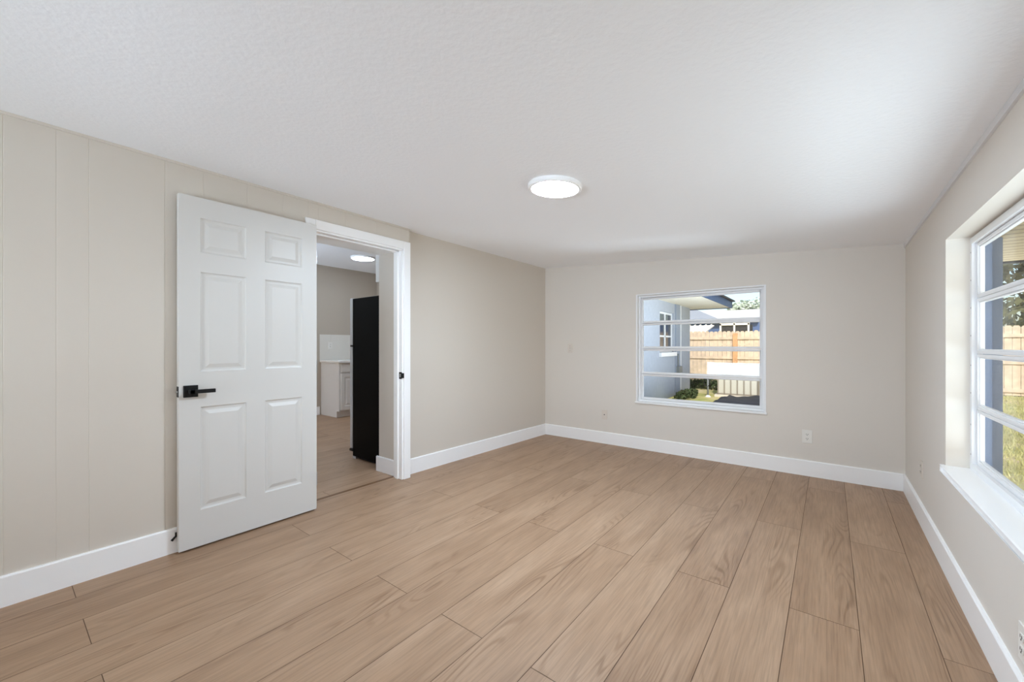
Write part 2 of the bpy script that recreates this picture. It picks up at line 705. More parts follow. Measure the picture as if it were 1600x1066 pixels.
topz = lambda x, y: ceil_z(max(x, -3.05), y) + 0.03
panel_run(b, YF - 0.14, DY0, -0.05, topz)
panel_run(b, DY0, YS, HEAD, topz)
b.prism([(-3.03, DY1), (XL, DY1), (XL, YS), (-3.03, YS)], -0.05, HEAD)
b.prism([(-3.29, DY1 + 0.012), (-3.03, DY1 + 0.012), (-3.03, YS), (-3.29, YS)], -0.05, HEAD)
b.prism([(-3.29, YS), (wall_plain_x(YS), YS), (wall_plain_x(YB + 0.1), YB + 0.1), (-3.29, YB + 0.1)], -0.05, topz)
wl_ = b.build('wall_left', PANEL)
struct(wl_, 'beige left wall with faint vertical panel grooves and a doorway', 'wall')

# thin moulding along the top of the panelling
b = MB()
for ya, yb in ((YF, YS),):
    n = 12
    for i in range(n):
        y0, y1 = ya + (yb - ya) * i / n, ya + (yb - ya) * (i + 1) / n
        b.prism([(XL, y0), (XL + 0.006, y0), (XL + 0.006, y1), (XL, y1)],
                lambda x, y: ceil_z(x, y) - 0.014, lambda x, y: ceil_z(x, y) + 0.004)
struct(b.build('trim_1', PANEL), 'thin beige moulding along the top of the panelled left wall', 'trim')

# ---- back wall with window opening
WBX0, WBX1, WZ0, WZ1 = -1.688, -0.439, 0.525, 1.741
YBO = YB + 0.16
b = MB()


def slab_back(x0, x1, z0, z1):
    b.prism([(x0, YB), (x1, YB), (x1, YBO), (x0, YBO)], z0, z1)


slab_back(-3.29, WBX0, -0.2, lambda x, y: ceil_z(max(x, -3.05), y) + 0.03)
slab_back(WBX1, 0.66, -0.2, lambda x, y: ceil_z(x, y) + 0.03)
slab_back(WBX0, WBX1, -0.2, WZ0)
slab_back(WBX0, WBX1, WZ1, lambda x, y: ceil_z(x, y) + 0.03)
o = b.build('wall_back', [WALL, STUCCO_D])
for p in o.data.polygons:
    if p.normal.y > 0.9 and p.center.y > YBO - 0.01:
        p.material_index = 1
struct(o, 'plain beige back wall around the small window', 'wall')

# ---- right wall with window opening
WRY0, WRY1 = 1.22, 3.053
RWT = 1.722
XRO = XR + 0.16
b = MB()


def slab_right(y0, y1, z0, z1):
    b.prism([(XR, y0), (XR + 0.1, y0), (XR + 0.1, y1), (XR, y1)], z0, z1)
    b.prism([(XR + 0.1, y0), (XRO, y0), (XRO, y1), (XR + 0.1, y1)], z0, z1)


tz = lambda x, y: ceil_z(x, y) + 0.03
slab_right(YF - 0.14, WRY0, -0.2, tz)
slab_right(WRY1, YB, -0.2, tz)
slab_right(WRY0, WRY1, -0.2, WZ0)
slab_right(WRY0, WRY1, RWT, tz)
b.map(rx)
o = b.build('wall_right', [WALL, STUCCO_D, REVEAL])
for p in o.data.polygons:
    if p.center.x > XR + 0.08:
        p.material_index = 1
    elif abs(p.normal.x) < 0.5 and XR < p.center.x < XRO and WRY0 - .01 < p.center.y < WRY1 + .01 and .5 < p.center.z < 1.76:
        p.material_index = 2
struct(o, 'plain beige right wall around the large window', 'wall')

# ---- wall behind the camera
b = MB()
RX0, RX1, RZ0, RZ1 = -2.5, -0.3, 0.35, 1.9  # opening added for the unseen window that lets fill light in
for x0, x1, z0, z1 in ((-3.29, RX0, -0.2, 9), (RX1, 0.66, -0.2, 9), (RX0, RX1, -0.2, RZ0), (RX0, RX1, RZ1, 9)):
    b.prism([(x0, YF - 0.16), (x1, YF - 0.16), (x1, YF), (x0, YF)], z0,
            z1 if z1 < 9 else (lambda x, y: ceil_z(max(x, -3.05), y) + 0.03))
struct(b.build('wall_front', WALL), 'plain beige wall behind the viewer', 'wall')

# ---- strip where the ceiling meets the right wall
b = MB()
n = 20
for i in range(n):
    y0, y1 = YF + (YB - YF) * i / n, YF + (YB - YF) * (i + 1) / n
    b.prism([(XR - 0.010, y0), (XR, y0), (XR, y1), (XR - 0.010, y1)],
            lambda x, y: ceil_z(x, y) - 0.03, lambda x, y: ceil_z(x, y) + 0.002)
b.map(rx)
struct(b.build('trim_2', mat('shaded white trim strip', rgb(226, 227, 229), 0.6)), 'narrow white strip along the top of the right wall', 'trim')  # white strip greyed, its shading put into the colour

# ---- baseboards
BH, BT = 0.138, 0.015


def base_profile(x, s):
    return [(x, 0.0), (x + s * BT, 0.0), (x + s * BT, BH - 0.006), (x + s * (BT - 0.005), BH), (x, BH)]


b = MB()
b.extrude(base_profile(XL, 1), YF, 1.357, 'y')
struct(b.build('baseboard_left', TRIM), 'white baseboard along the panelled left wall', 'baseboard')
b = MB()
b.extrude(base_profile(0, 1), YS, YB, 'y')
b.map(lambda x, y, z: (x + wall_plain_x(y), y, z))
struct(b.build('baseboard_left_far', TRIM), 'white baseboard along the plain left wall beyond the doorway', 'baseboard')
b = MB()
b.extrude([(YB, 0), (YB - BT, 0), (YB - BT, BH - .006), (YB - BT + .005, BH), (YB, BH)], wall_plain_x(YB) + BT, XR - BT, 'x')
struct(b.build('baseboard_back', TRIM), 'white baseboard along the back wall', 'baseboard')
b = MB()
b.extrude(base_profile(XR, -1), YF, YB, 'y')
b.map(rx)
struct(b.build('baseboard_right', TRIM), 'white baseboard along the right wall', 'baseboard')
b = MB()
yq = DY1 + 0.012
b.extrude([(yq, 0), (yq - BT, 0), (yq - BT, BH - .006), (yq - BT + .005, BH), (yq, BH)], -3.315, -3.03, 'x')
struct(b.build('baseboard_passage', TRIM), 'short white baseboard on the thick wall end inside the doorway', 'baseboard')

# ------------------------------------------------------------------ doorway trim
dt = empty('trim_3', (-2.9, 1.8, 0))
struct(dt, 'white door casing and jambs around the doorway to the kitchen', 'door frame')
CX = XL + 0.018


def casing(name, y0, y1, z0, z1):
    b = MB()
    b.box(XL, CX, y0, y1, z0, z1)
    return b.build(name, TRIM, dt, bevel=0.004)


casing('side_casing', 1.3585, 1.428, 0, 2.079)
casing('side_casing', 2.202, YS, 0, 2.079)
casing('head_casing', 1.428, 2.202, 2.010, 2.079)
b = MB()
b.box(-3.025, XL + 0.004, DY1 - 0.018, DY1, 0, 2.006)
b.build('side_jamb', TRIM, dt, bevel=0.001)
b = MB()
b.box(-3.025, XL + 0.004, DY0, DY0 + 0.018, 0, 2.006)
b.build('side_jamb', TRIM, dt, bevel=0.001)
b = MB()
b.box(-3.025, XL + 0.004, DY0, DY1, 1.997, 2.012)
b.build('head_jamb', TRIM, dt, bevel=0.001)
b = MB()
b.box(-2.992, -2.952, DY1 - 0.031, DY1 - 0.018, 0, 1.997)
b.box(-2.992, -2.952, DY0 + 0.018, DY0 + 0.031, 0, 1.997)
b.box(-2.992, -2.952, DY0 + 0.018, DY1 - 0.018, 1.984, 1.997)
b.build('door_stop', TRIM, dt, bevel=0.002)
b = MB()
b.box(-3.289, -3.026, DY0 + 0.001, DY1 + 0.011, 2.013, 2.0225)
b.build('head_lining', TRIM, dt)
b = MB()
yj = DY1 - 0.018
b.box(-2.945, XL + 0.0055, yj - 0.0025, yj, 0.878, 0.937)
b.box(XL + 0.0035, CX + 0.002, yj - 0.0025, yj + 0.012, 0.886, 0.929)
st = b.build('strike_plate', BLACK, dt, bevel=0.002)
st['label'] = 'black strike plate'
b = MB()
b.box(-2.934, -2.918, yj - 0.0032, yj - 0.0023, 0.892, 0.923)
lh = b.build('latch_hole', STEEL, st)

# ------------------------------------------------------------------ door leaf, swung flat against the wall
LX0, LX1 = -2.888, -2.850
LY0, LY1 = 0.641, 1.413
LZ0, LZ1 = 0.012, 2.024
dr = empty('door_1', (-2.87, LY1, 0))
struct(dr, 'white six panel door swung open flat against the left wall', 'door')
cols_ = [(0.739, 0.974), (1.0796, 1.3134)]
rows_ = [(0.220, 0.815), (1.018, 1.5955), (1.7076, 1.908)]
b = MB()
ycuts = [LY0, cols_[0][0], cols_[0][1], cols_[1][0], cols_[1][1], LY1]
zcuts = [LZ0, rows_[0][0], rows_[0][1], rows_[1][0], rows_[1][1], rows_[2][0], rows_[2][1], LZ1]
for xf in (LX1, LX0):
    for i in range(5):
        for j in range(7):
            if i in (1, 3) and j in (1, 3, 5):
                continue
            b.face([(xf, ycuts[i], zcuts[j]), (xf, ycuts[i + 1], zcuts[j]), (xf, ycuts[i + 1], zcuts[j + 1]), (xf, ycuts[i], zcuts[j + 1])])
for i in range(5):
    for z in (LZ0, LZ1):
        b.face([(LX0, ycuts[i], z), (LX1, ycuts[i], z), (LX1, ycuts[i + 1], z), (LX0, ycuts[i + 1], z)])
for j in range(7):
    for y in (LY0, LY1):
        b.face([(LX0, y, zcuts[j]), (LX1, y, zcuts[j]), (LX1, y, zcuts[j + 1]), (LX0, y, zcuts[j + 1])])
b.build('door_slab', DOORW, dr)


def raised_panel(y0, y1, z0, z1, xface, s, name='raised_panel', parent=dr, m=DOORW, sc=1.0, axis='x'):
    rings = [(0.0, 0.0), (0.005 * sc, -0.0065 * sc), (0.011 * sc, -0.0085 * sc), (0.022 * sc, -0.0085 * sc), (0.044 * sc, -0.0015 * sc)]
    b = MB()
    R = []
    for d, h in rings:
        x = xface + s * h
        R.append([(x, y0 + d, z0 + d), (x, y1 - d, z0 + d), (x, y1 - d, z1 - d), (x, y0 + d, z1 - d)])
    for A, B in zip(R, R[1:]):
        for k in range(4):
            b.face([A[k], A[(k + 1) % 4], B[(k + 1) % 4], B[k]])
    b.face(R[-1])
    if axis == 'y':
        b.map(lambda x, y, z: (y, x, z))
    o = b.build(name, m, parent, recalc=True)
    me = o.data
    # an open sheet: make the normals look outwards
    want = Vector((s, 0, 0)) if axis == 'x' else Vector((0, s, 0))
    if me.polygons[-1].normal.dot(want) < 0:
        me.flip_normals()
    return o


for (y0, y1) in cols_:
    for (z0, z1) in rows_:
        raised_panel(y0, y1, z0, z1, LX1, 1)
b = MB()
for (y0, y1) in cols_:
    for (z0, z1) in rows_:
        b.face([(LX0 + .004, y0, z0), (LX0 + .004, y1, z0), (LX0 + .004, y1, z1), (LX0 + .004, y0, z1)])
b.build('rear_panels', DOORW, dr)
# lever handle
b = MB()
b.box(LX1 - 0.001, LX1 + 0.009, 0.660, 0.727, 0.876, 0.943)
ros = b.build('lever_handle', BLACK, dr, bevel=0.0015)
ros['label'] = 'matte black square lever handle'
b = MB()
b.box(LX1 + 0.008, LX1 + 0.050, 0.680, 0.704, 0.898, 0.920)
b.box(LX1 + 0.038, LX1 + 0.050, 0.676, 0.800, 0.898, 0.920)
b.build('lever', BLACK, ros, bevel=0.002)
b = MB()
b.box(-2.884, -2.854, LY0 - 0.003, LY0 + 0.0005, 0.879, 0.939)
lp = b.build('latch_plate', BLACK, dr, bevel=0.0005)
lp['label'] = 'black latch plate on the door edge'
b = MB()
b.box(-2.882, -2.857, LY0 - 0.008, LY0, 0.905, 0.914)
b.build('latch_bolt', STEEL, lp, bevel=0.001)
# fold-down foot at the back of the free edge
b = MB()
b.box(-2.903, -2.888, 0.634, 0.662, 0.090, 0.114)
ks = b.build('kick_stop', BLACK, dr, bevel=0.002)
ks['label'] = 'small black kick-down stop'
b = MB()
b.tube([(-2.8945, 0.646, 0.100), (-2.8945, 0.628, 0.083), (-2.8945, 0.619, 0.073)], [0.0045, 0.0055, 0.0065], 10)
b.build('stop_arm', RUBBER, ks, smooth=True)
# hinges
for hz in (0.22, 1.02, 1.80):
    b = MB()
    b.tube([(-2.848, LY1 + 0.008, hz - 0.045), (-2.848, LY1 + 0.008, hz + 0.045)], 0.006, 10)
    b.box(-2.89, -2.851, LY1, LY1 + 0.003, hz - 0.045, hz + 0.045)
    # the pin sits behind the front face of the leaf
    b.map(lambda x, y, z: (x - 0.02, y - 0.001, z))
    b.build('hinge', STEEL, dr)


# ------------------------------------------------------------------ windows: four stacked awning sashes
def bar_box(b, a0, a1, d0, d1, z0, z1, along):
    if along == 'x':
        b.box(a0, a1, d0, d1, z0, z1)
    else:
        b.box(d0, d1, a0, a1, z0, z1)


def window(name, label, along, a0, a1, z0, z1, face, fn=None, fw=0.032, dep=(0.0, 0.036), sash_in=0.012, n=4, rw=0.018):
    """along: axis of the width; face: coordinate of the room-side frame face; depth grows outwards"""
    ctr = ((a0 + a1) / 2, face, z0) if along == 'x' else (face, (a0 + a1) / 2, z0)
    root = empty(name, ctr)
    struct(root, label, 'window')
    f0, f1 = face + dep[0], face + dep[1]

    def put(b, nm, parent, m=ALU, bev=0.0025):
        if fn:
            b.map(fn)
        return b.build(nm, m, parent, bevel=bev)
    b = MB()
    bar_box(b, a0, a0 + fw, f0, f1, z0, z1, along)
    bar_box(b, a1 - fw, a1, f0, f1, z0, z1, along)
    bar_box(b, a0 + fw, a1 - fw, f0, f1, z1 - fw, z1, along)
    bar_box(b, a0 + fw, a1 - fw, f0, f1, z0, z0 + fw, along)
    # inner step of the frame
    s = 0.010
    bar_box(b, a0 + fw, a0 + fw + s, f0 + 0.022, f1, z0 + fw, z1 - fw, along)
    bar_box(b, a1 - fw - s, a1 - fw, f0 + 0.022, f1, z0 + fw, z1 - fw, along)
    bar_box(b, a0 + fw, a1 - fw, f0 + 0.022, f1, z1 - fw - s, z1 - fw, along)
    bar_box(b, a0 + fw, a1 - fw, f0 + 0.022, f1, z0 + fw, z0 + fw + s, along)
    put(b, 'window_frame', root)
    ia, ib, iz0, iz1 = a0 + fw + 0.002, a1 - fw - 0.002, z0 + fw + 0.001, z1 - fw - 0.001
    h = (iz1 - iz0) / n
    for k in range(n):
        q0, q1 = iz0 + k * h + 0.0025, iz0 + (k + 1) * h - 0.0025
        d0, d1 = face + sash_in, face + sash_in + 0.024
        b = MB()
        bar_box(b, ia, ia + rw, d0, d1, q0, q1, along)
        bar_box(b, ib - rw, ib, d0, d1, q0, q1, along)
        bar_box(b, ia + rw, ib - rw, d0, d1, q1 - rw, q1, along)
        bar_box(b, ia + rw, ib - rw, d0, d1, q0, q0 + rw, along)
        # glazing bead
        e = 0.006
        bar_box(b, ia + rw, ib - rw, d0 + 0.007, d1, q0 + rw, q0 + rw + e, along)
        bar_box(b, ia + rw, ib - rw, d0 + 0.007, d1, q1 - rw - e, q1 - rw, along)
        bar_box(b, ia + rw, ia + rw + e, d0 + 0.007, d1, q0 + rw, q1 - rw, along)
        bar_box(b, ib - rw - e, ib - rw, d0 + 0.007, d1, q0 + rw, q1 - rw, along)
        sh = put(b, 'sash', root, bev=0.002)
        b = MB()
        g = d0 + 0.014
        bar_box(b, ia + rw, ib - rw, g, g + 0.003, q0 + rw, q1 - rw, along)
        pane = put(b, 'pane', sh, GLASS, 0)
    return root


w1 = window('window_1', 'white four pane awning window in the back wall looking onto the fence', 'x',
            WBX0 + 0.010, WBX1 - 0.010, WZ0 + 0.012, WZ1 - 0.008, YB + 0.048, fw=0.022, rw=0.016)
# white edge bead around the back opening and its sill lip
t = 0.012
b = MB()
b.box(WBX0 - 0.004, WBX0 + t, YB - 0.005, YB + 0.05, WZ0, WZ1 + 0.004)
b.box(WBX1 - t, WBX1 + 0.004, YB - 0.005, YB + 0.05, WZ0, WZ1 + 0.004)
b.box(WBX0 + t, WBX1 - t, YB - 0.005, YB + 0.05, WZ1 - 0.008, WZ1 + 0.004)
b.build('edge_trim', ALU, w1, bevel=0.002)
b = MB()
b.box(WBX0 - 0.014, WBX1 + 0.012, YB - 0.016, YB + 0.05, WZ0 - 0.010, WZ0 + 0.012)
b.build('window_sill', ALU, w1, bevel=0.005, seg=3)

w3 = window('added_window_3', 'wide white awning window added behind the viewer to let in fill light', 'x', RX0 + 0.002, RX1 - 0.002, RZ0 + 0.002, RZ1 - 0.002,
            YF - 0.09)
w2 = window('window_2', 'large white awning window in the right wall looking onto the lawn', 'y',
            WRY0, WRY1, WZ0 + 0.018, RWT - 0.008, XR + 0.086, fn=rx, fw=0.031, sash_in=0.016, rw=0.015)
b = MB()
b.box(XR - 0.016, XR + 0.088, WRY0 - 0.02, WRY1 + 0.0, WZ0 - 0.012, WZ0 + 0.020)
b.box(XR - 0.016, XR + 0.0, WRY1, WRY1 + 0.012, WZ0 - 0.012, WZ0 + 0.020)
b.map(rx)
b.build('window_sill', TRIM, w2, bevel=0.010, seg=4)
b = MB()
SCREW = None
for z in (0.62, 0.77, 0.93, 1.07, 1.22, 1.36, 1.5, 1.64):
    b = MB()
    b.tube([(XR + 0.087, WRY1 - 0.016, z), (XR + 0.0845, WRY1 - 0.016, z)], 0.0035, 10)
    b.map(rx)
    b.build('screw', STEEL, w2)


# ------------------------------------------------------------------ ceiling lamps
def disc_lamp(name, cx, cy, zc, r_out, r_in, h, m, label, group=None, tilt=None):
    root = empty(name, (cx, cy, zc))
    tag(root, label, 'ceiling light', group)
    b = MB()
    b.lathe([(r_in, zc - h + 0.003), (r_in + 0.002, zc - h), (r_out - 0.006, zc - h), (r_out, zc - h + 0.006), (r_out, zc + 0.004), (0, zc + 0.004)], cx, cy, 64)
    if tilt:
        b.map(lambda x, y, z: (x, y, z + tilt(x, y)))
    b.build('lamp_rim', TRIM, root, smooth=False)
    b = MB()
    b.lathe([(r_in, zc - h + 0.002), (r_in * 0.7, zc - h + 0.001), (0, zc - h + 0.0008)], cx, cy, 64)
    if tilt:
        b.map(lambda x, y, z: (x, y, z + tilt(x, y)))
    b.build('diffuser', m, root, recalc=True)
    return root


LXc, LYc = -1.235, 2.0
zc = ceil_z(LXc, LYc)
disc_lamp('ceiling_light', LXc, LYc, zc, 0.155, 0.135, 0.026, LAMP,
          'round white disc ceiling light glowing in the middle of the room', tilt=lambda x, y: ceil_z(x, y) - zc)
zc2 = ceil_z(LXc, -0.9)  # second lamp added behind the viewer as extra light
disc_lamp('ceiling_light', LXc, -0.9, zc2, 0.155, 0.135, 0.026, ADDED_LAMP,
          'round white disc ceiling light added behind the viewer as unseen fill', tilt=lambda x, y: ceil_z(x, y) - zc2)


# ------------------------------------------------------------------ outlets and switch plates
def wall_plate(name, label, cat, pos, normal, w=0.07, h=0.115, kind='outlet', m=PLATE, group=None, fn=None):
    """pos: centre on the wall face; normal '-y' or '-x'"""
    root = empty(name, pos)
    tag(root, label, cat, group)

    def place(b):
        px, py, pz = pos
        if normal == '-y':
            b.map(lambda x, y, z: (px + x, py - y, pz + z))
        elif normal == '+x':
            b.map(lambda x, y, z: (px + y, py + x, pz + z))
        else:
            b.map(lambda x, y, z: (px - y, py + x, pz + z))
        return b
    b = MB()
    b.box(-w / 2, w / 2, 0, 0.006, -h / 2, h / 2)
    place(b).build('cover_plate', m, root, bevel=0.002)
    if kind == 'outlet':
        for s in (-1, 1):
            b = MB()
            pts = []
            for k in range(16):
                t = 2 * math.pi * k / 16
                pts.append((0.0165 * math.cos(t), max(-0.0125, min(0.0125, 0.0165 * math.sin(t)))))
            i = len(b.v)
            front = [(p[0], 0.0085, p[1] + s * 0.0195) for p in pts]
            back = [(p[0], 0.004, p[1] + s * 0.0195) for p in pts]
            b.face(front)
            for k in range(16):
                b.face([front[k], front[(k + 1) % 16], back[(k + 1) % 16], back[k]])
            so_ = place(b).build('socket', m, root)
            b = MB()
            b.box(-0.0075, -0.0045, 0.008, 0.0092, s * 0.0195 - 0.002, s * 0.0195 + 0.007)
            b.box(0.0045, 0.0075, 0.008, 0.0092, s * 0.0195 - 0.002, s * 0.0195 + 0.007)
            b.box(-0.0025, 0.0025, 0.008, 0.0092, s * 0.0195 - 0.0095, s * 0.0195 - 0.005)
            place(b).build('slot', SLOT, so_)
    elif kind == 'switch':
        b = MB()
        b.box(-0.006, 0.006, 0.004, 0.009, -0.012, 0.012)
        sw = place(b).build('toggle_mount', m, root)
        b = MB()
        b.box(-0.004, 0.004, 0.006, 0.019, 0.0, 0.009)
        place(b).build('toggle', m, root, bevel=0.001)
        for s in (-1, 1):
            b = MB()
            b.box(-0.0025, 0.0025, 0.005, 0.0066, s * 0.03 - 0.0025, s * 0.03 + 0.0025)
            place(b).build('screw', SLOT, root)
    else:
        b = MB()
        b.box(-0.011, 0.011, 0.004, 0.009, -0.010, 0.012)
        ja = place(b).build('jack', m, root, bevel=0.001)
        b = MB()
        b.box(-0.006, 0.006, 0.008, 0.0096, -0.006, 0.006)
        place(b).build('slot', SLOT, ja)
    return root


wall_plate('light_switch', 'beige painted switch plate high on the back wall left of the window', 'switch', (-2.543, YB, 1.135), '-y', h=0.118, kind='switch', m=PLATEP)
wall_plate('wall_outlet', 'beige painted outlet low on the back wall left of the window', 'outlet', (-2.075, YB, 0.345), '-y', h=0.115, kind='jack', m=PLATEP)
wall_plate('wall_outlet', 'white outlet low on the back wall right of the window', 'outlet', (-0.122, YB, 0.352), '-y', w=0.075, h=0.118)
px = rx(XR, 3.738, 0.36)
wall_plate('wall_outlet', 'beige painted outlet low on the right wall near the far corner', 'outlet', px, '-x', m=PLATEP)
px = rx(XR, 1.955, 0.245)
wall_plate('wall_outlet', 'white outlet below the right window at the photo edge', 'outlet', px, '-x')

# ------------------------------------------------------------------ kitchen beyond the doorway
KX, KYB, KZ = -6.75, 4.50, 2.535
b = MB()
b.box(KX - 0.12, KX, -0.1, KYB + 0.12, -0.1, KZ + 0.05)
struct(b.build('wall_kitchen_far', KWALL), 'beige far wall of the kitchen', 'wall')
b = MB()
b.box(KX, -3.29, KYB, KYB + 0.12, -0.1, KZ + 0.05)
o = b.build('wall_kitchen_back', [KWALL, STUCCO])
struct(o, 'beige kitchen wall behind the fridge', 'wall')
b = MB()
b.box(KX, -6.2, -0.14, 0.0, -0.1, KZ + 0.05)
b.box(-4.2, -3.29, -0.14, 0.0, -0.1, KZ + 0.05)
b.box(-6.2, -4.2, -0.14, 0.0, -0.1, 0.85)  # opening above this piece added to let the kitchen fill lamp in
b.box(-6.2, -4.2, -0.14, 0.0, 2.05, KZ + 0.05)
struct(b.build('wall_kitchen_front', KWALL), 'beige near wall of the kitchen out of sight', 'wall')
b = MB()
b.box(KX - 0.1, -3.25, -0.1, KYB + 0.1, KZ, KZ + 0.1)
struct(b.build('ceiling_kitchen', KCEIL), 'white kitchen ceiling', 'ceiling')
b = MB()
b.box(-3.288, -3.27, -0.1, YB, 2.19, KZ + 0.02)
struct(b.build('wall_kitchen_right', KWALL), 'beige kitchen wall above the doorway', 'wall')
b = MB()
b.extrude([(KX, 0), (KX + BT, 0), (KX + BT, BH), (KX, BH)], 0.0, 3.395, 'y')
struct(b.build('baseboard_kitchen', TRIM), 'white baseboard on the far kitchen wall', 'baseboard')
b = MB()
b.box(KX, KX + 0.018, 3.22, 3.30, 0, 2.06)
struct(b.build('trim_4', TRIM), 'white upright casing on the far kitchen wall left of the counter', 'trim')
disc_lamp('ceiling_light', -5.66, 3.53, KZ, 0.18, 0.165, 0.024, KLAMP, 'round disc ceiling light lit in the kitchen')

# backsplash
b = MB()
for k in range(4):
    for j in range(6):
        y0 = 3.405 + j * 0.18
        z0 = 0.925 + k * 0.108
        y1, z1 = min(y0 + 0.178, KYB), z0 + 0.106
        if y1 > y0:
            b.box(KX, KX + 0.008, y0, y1, z0, z1)
b.box(KX, KX + 0.006, 3.40, KYB, 0.922, 1.357)
struct(b.build('backsplash', mat('pale wall tile', rgb(226, 222, 214), 0.3)), 'pale tiled backsplash behind the kitchen counter', 'backsplash')
wall_plate('wall_outlet', 'pale outlet on the kitchen backsplash', 'outlet', (KX + 0.0085, 3.58, 1.17), '+x')

# base cabinet run
cab = empty('base_cabinet', (-6.45, 3.95, 0))
tag(cab, 'white kitchen base cabinet with raised panel doors under the counter', 'cabinet')
b = MB()
CX0, CX1, CY0, CY1 = KX + 0.004, -6.17, 3.42, KYB - 0.002
b.extrude([(CX0, 0), (CX1 - 0.065, 0), (CX1 - 0.065, 0.105), (CX1, 0.105), (CX1, 0.885), (CX0, 0.885)], CY0, CY1, 'y')
b.build('cabinet_body', CABW, cab, bevel=0.002)
for k in range(2):
    y0 = CY0 + 0.035 + k * 0.51
    y1 = y0 + 0.475
    b = MB()
    b.box(CX1, CX1 + 0.02, y0, y1, 0.735, 0.865)
    b.build('drawer_front', CABW, cab, bevel=0.004)
    b = MB()
    yc = [y0, y0 + 0.055, y1 - 0.055, y1]
    zc_ = [0.125, 0.185, 0.655, 0.715]
    for i in range(3):
        for j in range(3):
            if i == 1 and j == 1:
                continue
            b.face([(CX1 + 0.02, yc[i], zc_[j]), (CX1 + 0.02, yc[i + 1], zc_[j]), (CX1 + 0.02, yc[i + 1], zc_[j + 1]), (CX1 + 0.02, yc[i], zc_[j + 1])])
    for i in range(3):
        for z in (0.125, 0.715):
            b.face([(CX1, yc[i], z), (CX1 + 0.02, yc[i], z), (CX1 + 0.02, yc[i + 1], z), (CX1, yc[i + 1], z)])
    for j in range(3):
        for y in (y0, y1):
            b.face([(CX1, y, zc_[j]), (CX1 + 0.02, y, zc_[j]), (CX1 + 0.02, y, zc_[j + 1]), (CX1, y, zc_[j + 1])])
    d = b.build('cabinet_door', CABW, cab)
    raised_panel(yc[1], yc[2], zc_[1], zc_[2], CX1 + 0.02, 1, 'door_panel', d, CABW)
b = MB()
b.box(KX + 0.009, -6.13, 3.395, KYB - 0.001, 0.887, 0.922)
tag(b.build('countertop', COUNTER, bevel=0.004), 'white countertop on the kitchen base cabinet', 'countertop')

# wall cabinet over the fridge
uc = empty('wall_cabinet', (-3.38, 2.7, 1.786))
tag(uc, 'white cabinet hanging above the black fridge', 'cabinet')
b = MB()
b.box(-3.448, -3.292, 2.295, 3.15, 1.786, KZ - 0.002)
b.build('cabinet_body', CABW, uc, bevel=0.002)
for k in range(2):
    b = MB()
    b.box(-3.468, -3.449, 2.30 + k * 0.425, 2.72 + k * 0.425, 1.79, KZ - 0.02)
    b.build('cabinet_door', CABW, uc, bevel=0.003)

# fridge
fr = empty('refrigerator', (-3.62, 2.65, 0))
tag(fr, 'tall black sided refrigerator with grey doors beyond the doorway', 'refrigerator')
b = MB()
b.box(-3.87, -3.345, 2.295, 3.03, 0.025, 1.655)
b.build('fridge_body', FRIDGE_SIDE, fr, bevel=0.006)
b = MB()
b.box(-3.925, -3.876, 2.297, 3.028, 0.10, 1.155)
d1 = b.build('fridge_door', FRIDGE_DOOR, fr, bevel=0.008, seg=3)
b = MB()
b.box(-3.925, -3.876, 2.297, 3.028, 1.175, 1.662)
d2 = b.build('freezer_door', FRIDGE_DOOR, fr, bevel=0.008, seg=3)
b = MB()
b.box(-3.90, -3.85, 2.286, 2.33, 1.156, 1.174)
b.build('hinge', BLACK, fr)
b = MB()
b.box(-3.915, -3.85, 2.286, 2.33, 0.075, 0.098)
b.build('hinge', BLACK, fr)
b = MB()
b.tube([(-3.93, 2.95, 0.6), (-3.96, 2.95, 0.62), (-3.96, 2.95, 1.08), (-3.93, 2.95, 1.1)], 0.009, 10)
b.build('door_handle', STEEL, d1, smooth=True)
b = MB()
b.box(-3.875, -3.82, 2.30, 3.02, 0.0, 0.075)
b.build('toe_grille', FRIDGE_DOOR, fr)
b = MB()
b.box(-3.80, -3.36, 2.33, 3.0, 0.0, 0.026)
b.build('base', BLACK, fr)

# ------------------------------------------------------------------ outside
GZ = -0.15
b = MB()
b.face([(-30, -12, GZ), (40, -12, GZ), (40, 60, GZ), (-30, 60, GZ)])
struct(b.build('lawn', LAWN), 'dry green and tan lawn outside', 'lawn')

# grass blades where the windows look onto the lawn
b = MB()
rg = random.Random(3)


def blades(n, x0, x1, y0, y1, h):
    for _ in range(n):
        x, y = rg.uniform(x0, x1), rg.uniform(y0, y1)
        a = rg.uniform(0, math.pi)
        w = 0.006
        hh = h * rg.uniform(0.5, 1.2)
        dx, dy = math.cos(a) * w, math.sin(a) * w
        lx, ly = rg.uniform(-.03, .03), rg.uniform(-.03, .03)
        b.face([(x - dx, y - dy, GZ), (x + dx, y + dy, GZ), (x + lx, y + ly, GZ + hh)])


blades(9000, 1.2, 3.6, 5.9, 10.0, 0.055)
blades(9000, 2.0, 5.2, 10.0, 16.0, 0.06)
blades(2500, -1.9, 0.6, 12.4, 16.05, 0.06)
tag(b.build('grass', GRASS, recalc=False), 'short dry grass on the lawn', 'grass', kind='stuff')

